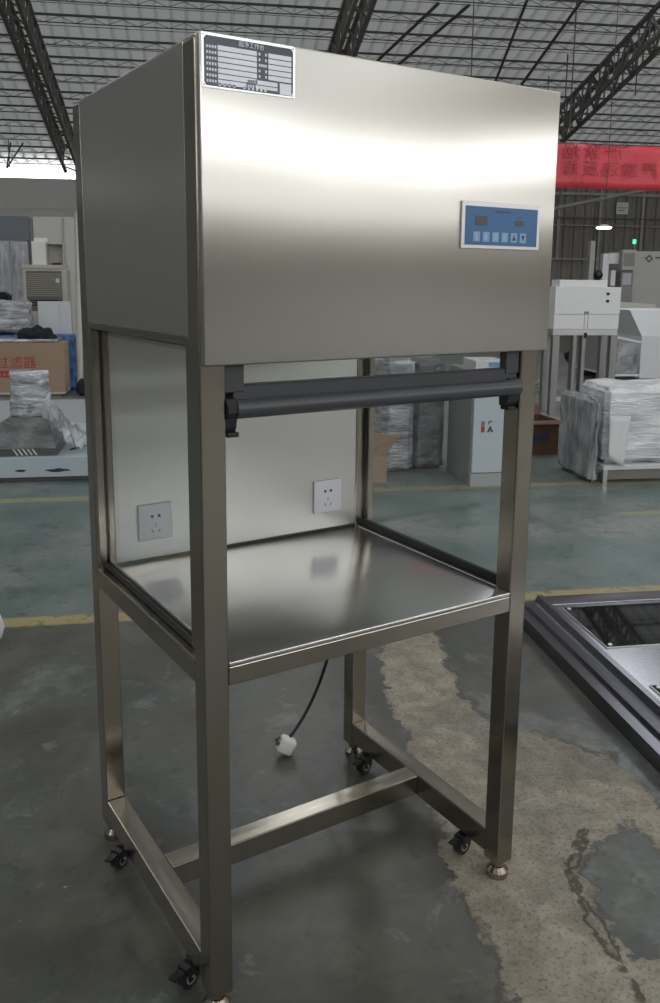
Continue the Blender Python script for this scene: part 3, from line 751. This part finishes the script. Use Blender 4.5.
shell('flared_rim', (-.012, 1.212, -.012, .912, .69), (-.16, 1.40, .12, 1.10, 1.07), .02, 'white_sheet', t)
for a in (.05, 1.0): MB().box(a, a + .1, .05, .8, 0, .054).build('skid', 'plastic_black', t)
t = hthing('steel_trough', 'open steel trough with clear strip curtain beside the white hopper', 'trough', 6.10, 11.75)
MB().box(0, .40, .0, 1.3, .12, .15).build('trough_floor', 'white_sheet', t)
MB().box(.0, .03, 0, 1.3, .15, .70, .003).build('trough_side', 'steel_plain', t)
MB().box(.03, .40, 1.27, 1.30, .15, .93, .003).build('trough_back', 'pale_grey', t)
MB().bar((0.0, 0.0, .70), (.40, .0, .62), .03).build('trough_rail', 'white_sheet', t); MB().bar((0, -.016, .14), (.4, -.016, .14), .03).build('trough_rail', 'white_sheet', t)
MB().grid_box(.035, .38, .02, .035, .16, .60, .04).lump(.01, 9, 2).build('strip_curtain', 'film_loose', t, smooth=True)
for b in (0.05, 1.2): MB().box(.05, .35, b, b + .04, 0, .119).build('skid', 'plastic_black', t)
t = hthing('folded_panel', 'white folded sheet metal panel standing behind the steel trough', 'panel', 7.25, 14.3)
MB().prism([(0, 0), (0, 1.02), (.25, 1.14), (.9, 1.10), (.9, 0)], 'y', 0, .03).build('panel_face', 'cream', t)
MB().box(.0, .9, .03, .35, 0, .03).build('panel_fold', 'cream', t)

# --- machining centre and its controls
t = hthing('grey_machine', 'big grey machine cabinet with round emblem at right edge', 'machine', 9.10, 17.0)
autosmooth(MB().box(0, 1.7, 0, 1.4, .10, 2.12, .05, 4).build('cabinet_body', 'grey_machine', t))
MB().box(.05, 1.65, .05, 1.35, 0, .11).build('plinth', 'grey_mid', t)
e = bmesh.new(); n = 4; k = MB(); k.bm.free(); k.bm = e
ring = [[e.verts.new((.36 + r_ * math.cos(PI / 2 * i), -.006, 1.965 + r_ * math.sin(PI / 2 * i))) for i in range(4)] for r_ in (.048, .085)]
for i in range(4): e.faces.new((ring[0][i], ring[0][(i + 1) % 4], ring[1][(i + 1) % 4], ring[1][i]))
k.box(.245, .30, -.008, -.004, 1.975, 1.99).box(.50, .62, -.008, -.004, 1.97, 2.0).build('emblem', 'ink_dark', t)
t = hthing('control_station', 'machine control station with hooded grey monitor beside the grey machine', 'control station', 8.05, 16.8)
MB().box(0, .11, 0, .12, 0, 2.30, .01).build('post', 'grey_machine', t)
MB().box(.32, .46, .06, .20, 0, 2.05, .01).build('post', 'white_sheet', t)
MB().box(.46, .72, .06, .20, 1.85, 2.06, .01).build('beam', 'white_sheet', t)
h = MB().box(.66, .96, -.10, .04, 1.72, 2.13, .015).build('monitor', 'grey_machine', t)
MB().box(.69, .93, -.105, -.10, 1.80, 2.06).build('screen', 'grey_mid', h)
MB().box(.70, .95, -.02, .20, 0, 1.70, .01).build('console', 'grey_mid', t)
MB().box(.73, .92, -.03, -.021, 1.42, 1.66, .004).build('keypad', 'pale_grey', t)
MB().box(.52, .62, .06, .16, 1.40, 1.72, .01).build('handle_box', 'white_sheet', t)
m = MB().sphere((.20, .0, 1.62), .10, 1, 1, 1, 18).cyl((.20, 0, 1.2), (.20, 0, 1.6), .045); autosmooth(m.build('dark_dome', 'plastic_black', t))  # dark rounded shape of unknown identity; this dome on a stem is made up
MB().box(.17, .23, .0, .10, 0, 1.3).build('stem', 'grey_mid', t)
t = hthing('signal_lamp', 'green signal lamp glowing on a thin post above the grey machine', 'lamp', 9.08, 16.95)
MB().cyl((0, 0, 0), (0, 0, 2.26), .020, .020, 12).build('post', 'grey_mid', t)
autosmooth(MB().cyl((0, 0, 2.262), (0, 0, 2.345), .032, .032, 16).build('lamp_body', 'led_green', t))

# --- pendant lamp, sign, banner, pipe
t = hthing('pendant_lamp', 'glowing flat pendant lamp hanging before the corrugated wall', 'lamp', 6.93, 14.0, 2.36)
autosmooth(MB().cyl((0, 0, .03), (0, 0, .075), .13, .05, 24).build('shade', 'white_sheet', t))
autosmooth(MB().cyl((0, 0, .010), (0, 0, .0295), .12, .125, 24).build('bulb_disc', 'lamp_glow', t))
MB().cyl((0, 0, .075), (0, 0, roofz(14.0) - 2.36 - .01), .006, .006, 6).build('cable', 'purlin_dark', t)
t = hthing('wall_sign', 'small white notice fixed high on the corrugated wall', 'sign', 13.36, 25.88, 3.72)
MB().box(-.17, .22, 0, .02, -.16, .20).build('board', 'white_sheet', t)
MB().box(-.12, .16, -.004, 0, .02, .05).box(-.12, .10, -.004, 0, -.06, -.03).build('print', 'grey_mid', t)
t = hthing('red_banner', 'long red cloth banner with darker red writing hung across the hall', 'banner', 5.2, 16.0, 0)
m = MB(); nu, nvv = 60, 6
gr = [[m.bm.verts.new((7.6 * i / nu, .05 * math.sin(i * .55 + j * .35) * (j / nvv), 4.05 - .115 * 0 + (.80 * (j / nvv - 1)) - .02 * math.sin(PI * i / nu))) for j in range(nvv + 1)] for i in range(nu + 1)]
for i in range(nu):
    for j in range(nvv): m.bm.faces.new((gr[i][j], gr[i + 1][j], gr[i + 1][j + 1], gr[i][j + 1]))
q = m.build('cloth', 'banner_red', t, smooth=True); md = q.modifiers.new('thick', 'SOLIDIFY'); md.thickness = .004
MB().cyl((-.1, 0, 4.045), (7.7, 0, 4.045), .012, .012, 8).build('top_cord', 'purlin_dark', t)
for a in (-.05, 7.65): MB().cyl((a, 0, 4.04), (a, 0, roofz(16) - .02), .010, .010, 6).build('hanger', 'purlin_dark', t)
for i, ch in enumerate('烟禁严'): text('lettering', ch, .30, 'banner_ink', t, (1.95 + .42 * i, -.075, 3.88), .002, sx=-1.15)
for i, ch in enumerate('规反违禁严'): text('lettering', ch, .30, 'banner_ink', t, (1.95 + .40 * i, -.075, 3.57), .002, sx=-1.15)
for i, ch in enumerate('人入'): text('lettering', ch, .14, 'banner_ink', t, (2.05 + .14 * i, -.075, 3.345), .002, sx=-1)
o = MB().cyl(hall(8.2, 20, 3.10), hall(12.2, 20, 3.93), .045, .045, 12).build('slanting_pipe', 'cable_grey', None)
autosmooth(o); tag(o, 'pale pipe slanting upward below the red banner', 'pipe')
for a in (8.3, 12.1):
    MB().cyl(hall(a, 20, 3.1 + .2075 * (a - 8.2)), hall(a, 20, roofz(20) - .04), .012, .012, 6).build('pipe_hanger', 'purlin_dark', o)

# --- cabinet and wrapped stack seen through the side pane
t = hthing('grey_cabinet', 'grey and white floor cabinet with red and black mark behind the bench', 'cabinet', 1.995, 5.893)
MB().box(0, .33, .02, .58, .0, .845, .004).build('cabinet_body', 'cab_side', t)
MB().box(.012, .325, .0, .0195, .105, .84, .003).build('door', 'cab_white', t)
MB().box(.005, .33, .004, .0195, .0, .098, .002).build('plinth', 'pale_grey', t)
MB().box(.071, .098, -.0015, 0, .405, .450).build('red_mark', 'ink_red', t)
MB().box(.071, .098, -.0015, 0, .452, .487).build('grey_mark', 'grey_mid', t)
MB().prism([(.115, .405), (.140, .455), (.165, .405), (.148, .405), (.140, .425), (.132, .405)], 'y', -.0015, 0).build('black_mark', 'ink_dark', t)
MB().box(.128, .150, -.0015, 0, .478, .488).box(.122, .130, -.0015, 0, .462, .480).build('black_mark', 'ink_dark', t)
t = hthing('instrument_box', 'small white instrument with blue label on the grey cabinet', 'instrument', 2.06, 6.05, .846)
MB().box(0, .24, 0, .30, 0, .065, .006).build('case', 'white_sheet', t)
MB().box(.10, .21, -.0015, 0, .018, .052).build('label', 'blue_label', t)
o = MB().grid_box(0, .245, 0, .6, 0, .90, .05).lump(.008, 8, 3).build('wrapped_stack', 'film_wrap', None, smooth=True); place(o, 1.46, 6.42)
tag(o, 'pale film-wrapped stack beside the grey cabinet, seen through the side pane', 'stack')
o = MB().grid_box(0, .255, 0, .6, 0, .88, .05).lump(.008, 8, 8).build('wrapped_stack', 'film_grey', None, smooth=True); place(o, 1.722, 6.50)
tag(o, 'dark grey film-wrapped stack touching the grey cabinet side', 'stack')
def carton(name, label, u, v, w, d, h, flap, mat='carton', rz=0.0, z=0.0):
    t = hthing(name, label, 'box', u, v, z, rz)
    th = .006
    MB().box(0, w, 0, th, 0, h).box(0, w, d - th, d, 0, h).box(0, th, th, d - th, 0, h).box(w - th, w, th, d - th, 0, h).box(th, w - th, th, d - th, 0, th).build('box_body', mat, t)
    for (p, q, r_, s_) in flap: MB().hexa([Vector(p), Vector(q), Vector(q) + Vector((0, .005, .002)), Vector(p) + Vector((0, .005, .002))], [Vector(s_), Vector(r_), Vector(r_) + Vector((0, .005, .002)), Vector(s_) + Vector((0, .005, .002))]).build('flap', mat, t)
    return t
carton('cardboard_box', 'tan cardboard box with raised flap beside the pale wrapped stack', 1.14, 6.10, .28, .35, .20, [((.02, 0, .201), (.265, 0, .201), (.36, -.05, .36), (.10, -.04, .39))])
t = carton('cardboard_box', 'brown open cardboard box with purple stripe on the floor behind right post', 2.84, 6.94, .31, .36, .30, [((.002, .002, .301), (.308, .002, .301), (.31, -.09, .285), (-.01, -.09, .285)), ((.002, .352, .301), (.308, .352, .301), (.30, .42, .38), (.0, .42, .38))], 'carton_brown', math.radians(4))
MB().box(.0, .22, -.0015, 0, .12, .19).build('printed_stripe', 'label_purple', t)

# --- left: painted panels with range hood on top
t = hthing('panel_stack', 'low stack of pale blue white panels lying on the floor at left', 'panel stack', -2.7, 6.44)
MB().box(0, 2.15, 0, 3.15, .035, .165, .003).build('lower_panel', 'pale_board', t)
MB().box(0.004, 2.146, 0.004, 1.60, .1655, .178, .002).build('top_panel', 'pale_board', t)
MB().box(0.004, 2.146, 1.62, 3.146, .1655, .178, .002).build('top_panel', 'pale_grey', t)
for b in (.06, 1.4, 2.95): MB().box(.05, 2.1, b, b + .1, 0, .0345).build('skid', 'truss_dark', t)
rr = random.Random(3)
for (x, y0, r0, r1) in ((1.72, .0, .09, .012), (1.45, .0, .04, .008)):
    m = MB(); k = 12; vs_ = [m.bm.verts.new((x + r0 * math.cos(2 * PI * i / k) * (.7 + .5 * rr.random()), -.0012, .085 + r1 * math.sin(2 * PI * i / k) * (.6 + .9 * rr.random()))) for i in range(k)]; m.bm.faces.new(vs_)
    m.build('paint_chip', 'ink_dark', t)
t = hthing('range_hood', 'film-wrapped steel range hood with flue lying upright on pale panels', 'range hood', -1.285, 6.52, .1795)
MB().hexa([(-.40, .0, .0), (.285, .0, .0), (.285, .50, .0), (-.40, .50, .0)], [(-.40, .0, .055), (.285, .0, .055), (.285, .50, .055), (-.40, .50, .055)]).build('base_rim', 'hood_steel', t)
MB().hexa([(-.395, .005, .056), (.280, .005, .056), (.280, .495, .056), (-.395, .495, .056)], [(-.06, .10, .275), (.20, .10, .275), (.20, .40, .275), (-.06, .40, .275)]).build('hood_body', 'film_dark', t)
for i in range(5): MB().hexa([Vector((.0 + i * .034, -.004, .006)), Vector((.010 + i * .034, -.004, .006)), Vector((.010 + i * .034, 0, .006)), Vector((i * .034, 0, .006))], [Vector((-.03 + i * .034, -.004, .054)), Vector((-.020 + i * .034, -.004, .054)), Vector((-.020 + i * .034, 0, .054)), Vector((-.03 + i * .034, 0, .054))]).build('slot', 'slot_white', t)
fm = MB(); g = bmesh.ops.create_cone(fm.bm, cap_ends=True, segments=40, radius1=.148, radius2=.138, depth=.33, matrix=Matrix.Translation((.070, .25, .442)))
for i in range(1, 14): bmesh.ops.bisect_plane(fm.bm, geom=fm.bm.verts[:] + fm.bm.edges[:] + fm.bm.faces[:], plane_co=(0, 0, .278 + .33 * i / 14), plane_no=(0, 0, 1))
fm.lump(.014, 9, 4).build('wrapped_flue', 'foil_silver', t, smooth=True)
m = MB(); n = 22
gr = []
for i in range(n + 1):
    row = []
    for j in range(n + 1):
        a, b = i / n, j / n
        x = .18 + .32 * a; y = .02 + .55 * b; z = max(.010, .34 * (1 - a) ** 1.4 * (1 - .6 * abs(b - .5)) + .10 * noise.fractal(Vector((a * 5, b * 5, 2.2)), 1, 2, 4) * (1 - .3 * a) + .05)
        row.append(m.bm.verts.new((x, y, z)))
    gr.append(row)
for i in range(n):
    for j in range(n): m.bm.faces.new((gr[i][j], gr[i + 1][j], gr[i + 1][j + 1], gr[i][j + 1]))
m.build('loose_film', 'film_loose', t, smooth=True)
t = hthing('black_cable', 'short black cable end lying on pale panels beside range hood', 'cable', -.93, 6.72, .184)
MB().tube([(0, 0, 0), (.07, .10, .002), (.13, .22, .0)], .006, 8).build('cable', 'rubber_black', t)
MB().box(.10, .22, .22, .27, -.006, .020, .006).build('connector', 'rubber_black', t)

# --- carton with red print, film and goods on top
t = hthing('filter_carton', 'large tan filter carton with red print behind the range hood', 'box', -2.75, 11.2)
CW = 1.17
MB().box(0, CW, 0, .5, .03, .675, .004).build('box_body', 'carton', t)
MB().box(-.003, CW + .003, -.003, .503, .03, .055).build('bottom_strap', 'cream', t)
MB().box(.05, CW - .05, .02, .48, 0, .029).build('pallet', 'truss_dark', t)
MB().box(.05, .835, -.002, 0, .245, .328).build('red_band', 'ink_red', t)
text('lettering', '高效过滤器', .165, 'ink_red', t, (.84, -.0025, .42), .0008, align='RIGHT')
for i in range(9): 
    MB().box(.10 + i * .055, .135 + i * .055, -.003, -.002, .27, .29).build('small_print', 'carton', t)
o = MB().grid_box(0, 1.255, 0, .30, 0, .735, .06).lump(.012, 8, 6).build('blue_wrapped_panel', 'film_blue', None, smooth=True); place(o, -2.75, 11.74)
tag(o, 'panels wrapped in blue film standing behind the red printed carton', 'panel')
o = MB().grid_box(0, 1.0, 0, .45, 0, .035, .05).lump(.006, 9, 7).build('silver_sheet', 'foil_silver', None, smooth=True); place(o, -2.66, 11.22, .680)
tag(o, 'flat silver foil pack on top of the red printed carton', 'pack')
m = MB(); m.sphere((0, 0, .0), 1.0, .245, .16, .150, 44); m.lump(.05, 11, 9)
for v in m.bm.verts: v.co.z = max(v.co.z, 0)
o = m.build('black_cloth', 'black_cloth', None, smooth=True); place(o, -1.93, 11.42, .719); tag(o, 'heap of black cloth lying on the foil pack', 'cloth')
o = MB().box(0, .425, 0, .03, 0, 1.16, .004).build('upright_sheet', 'white_sheet', None); place(o, -2.02, 12.15); tag(o, 'white sheet panel standing upright behind the black cloth heap', 'panel')
MB().box(.28, .284, -.002, 0, 0, 1.15).build('fold_line', 'pale_grey', o)
o = MB().grid_box(0, .52, 0, .45, 0, .40, .05).lump(.03, 6, 11).build('wrapped_parcel', 'film_wrap', None, smooth=True); place(o, -2.62, 11.78, .768); tag(o, 'film-wrapped parcel lying on blue wrapped panels at the left edge', 'parcel')

# --- air conditioner cabinet and the corner behind it
t = hthing('air_conditioner', 'beige floor standing air conditioner with louvred front at left', 'air conditioner', -2.44, 13.5)
MB().box(0, .63, .0, .45, .0, 1.60, .012).build('cabinet_body', 'cream', t)
MB().box(.0, .60, -.01, .44, 1.6005, 1.66, .006).build('top_cap', 'cream', t)
l = MB().box(.05, .56, -.006, .0, .98, 1.57).build('louvre_panel', 'cream_dark', t)
for i in range(12): MB().box(.055, .555, -.014, -.006, 1.20 + i * .029, 1.216 + i * .029).build('louvre_slat', 'cream_louvre', l)
for i in range(3): MB().box(.08, .50, -.009, -.0055, 1.06 + i * .035, 1.078 + i * .035).build('air_slot', 'hole_black', l)
MB().box(.475, .525, -.016, -.006, 1.40, 1.46).build('badge', 'white_sheet', l)
t = hthing('beige_housing', 'open beige housing standing on top of the air conditioner', 'housing', -2.30, 13.56, 1.661)
MB().box(0, .20, 0, .2, 0, .34, .004).box(.0, .20, .2, .24, 0, .40, .004).build('left_box', 'plug_white', t)
MB().box(.2005, .46, .18, .24, 0, .33, .004).box(.2005, .215, 0, .18, 0, .33, .003).box(.44, .46, 0, .18, 0, .33, .003).box(.215, .44, 0, .18, .30, .33, .003).build('right_frame', 'cream', t)
MB().box(.26, .38, .10, .179, 0, .03).build('dark_insert', 'hole_black', t)
t = hthing('grey_shutter', 'dark grey shutter panel mounted high at the left edge', 'shutter', -5.0, 17.0, 2.14)
MB().box(0, 2.09, 0, .06, 0, .44, .004).build('shutter_panel', 'grey_door', t)
for a in (.02, 2.03): MB().box(a, a + .05, .062, .12, -2.14, .44).build('shutter_post', 'grey_mid', t)
for k, (u0, w_, lab) in enumerate(((-3.41, .23, 'pale grey standing panel at the far left, nearer the frame edge'), (-3.17, .30, 'pale grey standing panel next to the beige air conditioner'))):
    o = MB().box(0, w_, 0, .05, 0, 2.10, .005).build('standing_panel', 'pale_grey', None); place(o, u0, 16.4 + .1 * k); tag(o, lab, 'panel')
    MB().box(.02, w_ - .02, -.003, 0, .05, 2.05).build('panel_face', 'film_side', o)
o = MB().grid_box(0, .75, 0, .5, 0, 1.22, .08).lump(.05, 3, 12).build('dark_bundle', 'black_cloth', None, smooth=True); place(o, -3.65, 14.6); tag(o, 'dark covered bundle at left edge beside the air conditioner', 'bundle')
t = hthing('partition_wall', 'off-white partition panel with thick end post behind the air conditioner', 'partition', -2.83, 17.0)
MB().box(0, .74, 0, .08, 0, 2.575, .003).build('partition_panel', 'partition_white', t)
MB().box(.55, .76, -.06, -.001, 0, 2.56, .004).build('end_post', 'partition_white', t)
MB().box(-.075, -.02, .02, .06, 0, 2.55).build('frame_edge', 'grey_mid', t)
t = hthing('white_pipe', 'white plastic pipe standing upright beside the workbench, at left', 'pipe', -1.39, 11.60)
autosmooth(MB().cyl((-.055, 0, .002), (0, 0, 2.3), .038, .038, 16).build('pipe', 'pvc_white', t))
autosmooth(MB().cyl((-.028, 0, 1.02), (-.026, 0, 1.09), .05, .05, 16).build('collar', 'pvc_white', t))
t = hthing('radiator_rack', 'narrow dark ribbed rack standing behind the white plastic pipe', 'rack', -1.50, 12.5)
MB().box(0, .5, .0, .3, 0, 1.35, .004).build('rack_body', 'grey_mid', t)
for i in range(16): MB().box(.0, .5, -.02, -.001, .25 + i * .065, .28 + i * .065).build('rack_rib', 'cream', t)
o = MB().grid_box(0, .42, 0, .25, 0, .20, .04).lump(.04, 6, 14).build('black_bag', 'black_cloth', None, smooth=True); place(o, -1.44, 11.17); tag(o, 'black bag on the floor beside the blue wrapped panels', 'bag')
m = MB(); m.sphere((0, 0, .09), 1.0, .10, .14, .09, 24); m.lump(.02, 9, 15)
for v in m.bm.verts: v.co.z = max(v.co.z, .0)
o = m.build('white_bag', 'white_sheet', None, smooth=True); place(o, -.885, 3.47); tag(o, 'white plastic bag on the floor at the left edge', 'bag')
# --- small things under and behind the white bench
for k, (u, v, r_, mat, lab, nm) in enumerate(((4.75, 11.0, .16, 'film_loose', 'crumpled clear film on the floor behind white bench legs', 'crumpled_film'), (7.0, 14.9, .22, 'black_cloth', 'black heap on the floor far behind the white bench', 'black_heap'), (3.70, 9.0, .10, 'film_wrap', 'white crumpled film beside the brown open box', 'crumpled_film'))):
    m = MB(); m.sphere((0, 0, r_ * .6), 1.0, r_, r_ * .8, r_ * .6, 20); m.lump(.05, 8, 20 + k)
    for vt in m.bm.verts: vt.co.z = max(vt.co.z, 0)
    o = m.build(nm, mat, None, smooth=True); place(o, u, v); tag(o, lab, 'heap' if 'heap' in nm else 'plastic film')
# ================================================================== CAMERA
cam = bpy.data.cameras.new('camera'); co = bpy.data.objects.new('camera', cam); COL.objects.link(co); sc.camera = co
yaw, pit, rol, fpx = -0.5624, -0.1791, 0.0090, 860.17
fw = Vector((math.sin(-yaw) * math.cos(pit), math.cos(yaw) * math.cos(pit), math.sin(pit)))
r = fw.cross(Vector((0, 0, 1))).normalized(); up = r.cross(fw)
r2 = math.cos(rol) * r + math.sin(rol) * up; u2 = -math.sin(rol) * r + math.cos(rol) * up
Mx = Matrix((r2, u2, -fw)).transposed().to_4x4(); Mx.translation = (-0.6116, -1.4044, 1.4914)
co.matrix_world = Mx
cam.sensor_fit = 'VERTICAL'; cam.sensor_height = 36.0; cam.lens = fpx * 36.0 / 1003.0
cam.shift_y = -66.844 / 1003.0
cam.clip_start = 0.02; cam.clip_end = 200
sc.view_settings.view_transform = 'Standard'; sc.view_settings.look = 'None'; sc.view_settings.gamma = 1.0; sc.view_settings.use_curve_mapping = False
sc.view_settings.exposure = 0.0
sc.cycles.use_denoising = True
sc.cycles.max_bounces = 8; sc.cycles.diffuse_bounces = 4; sc.cycles.transparent_max_bounces = 12
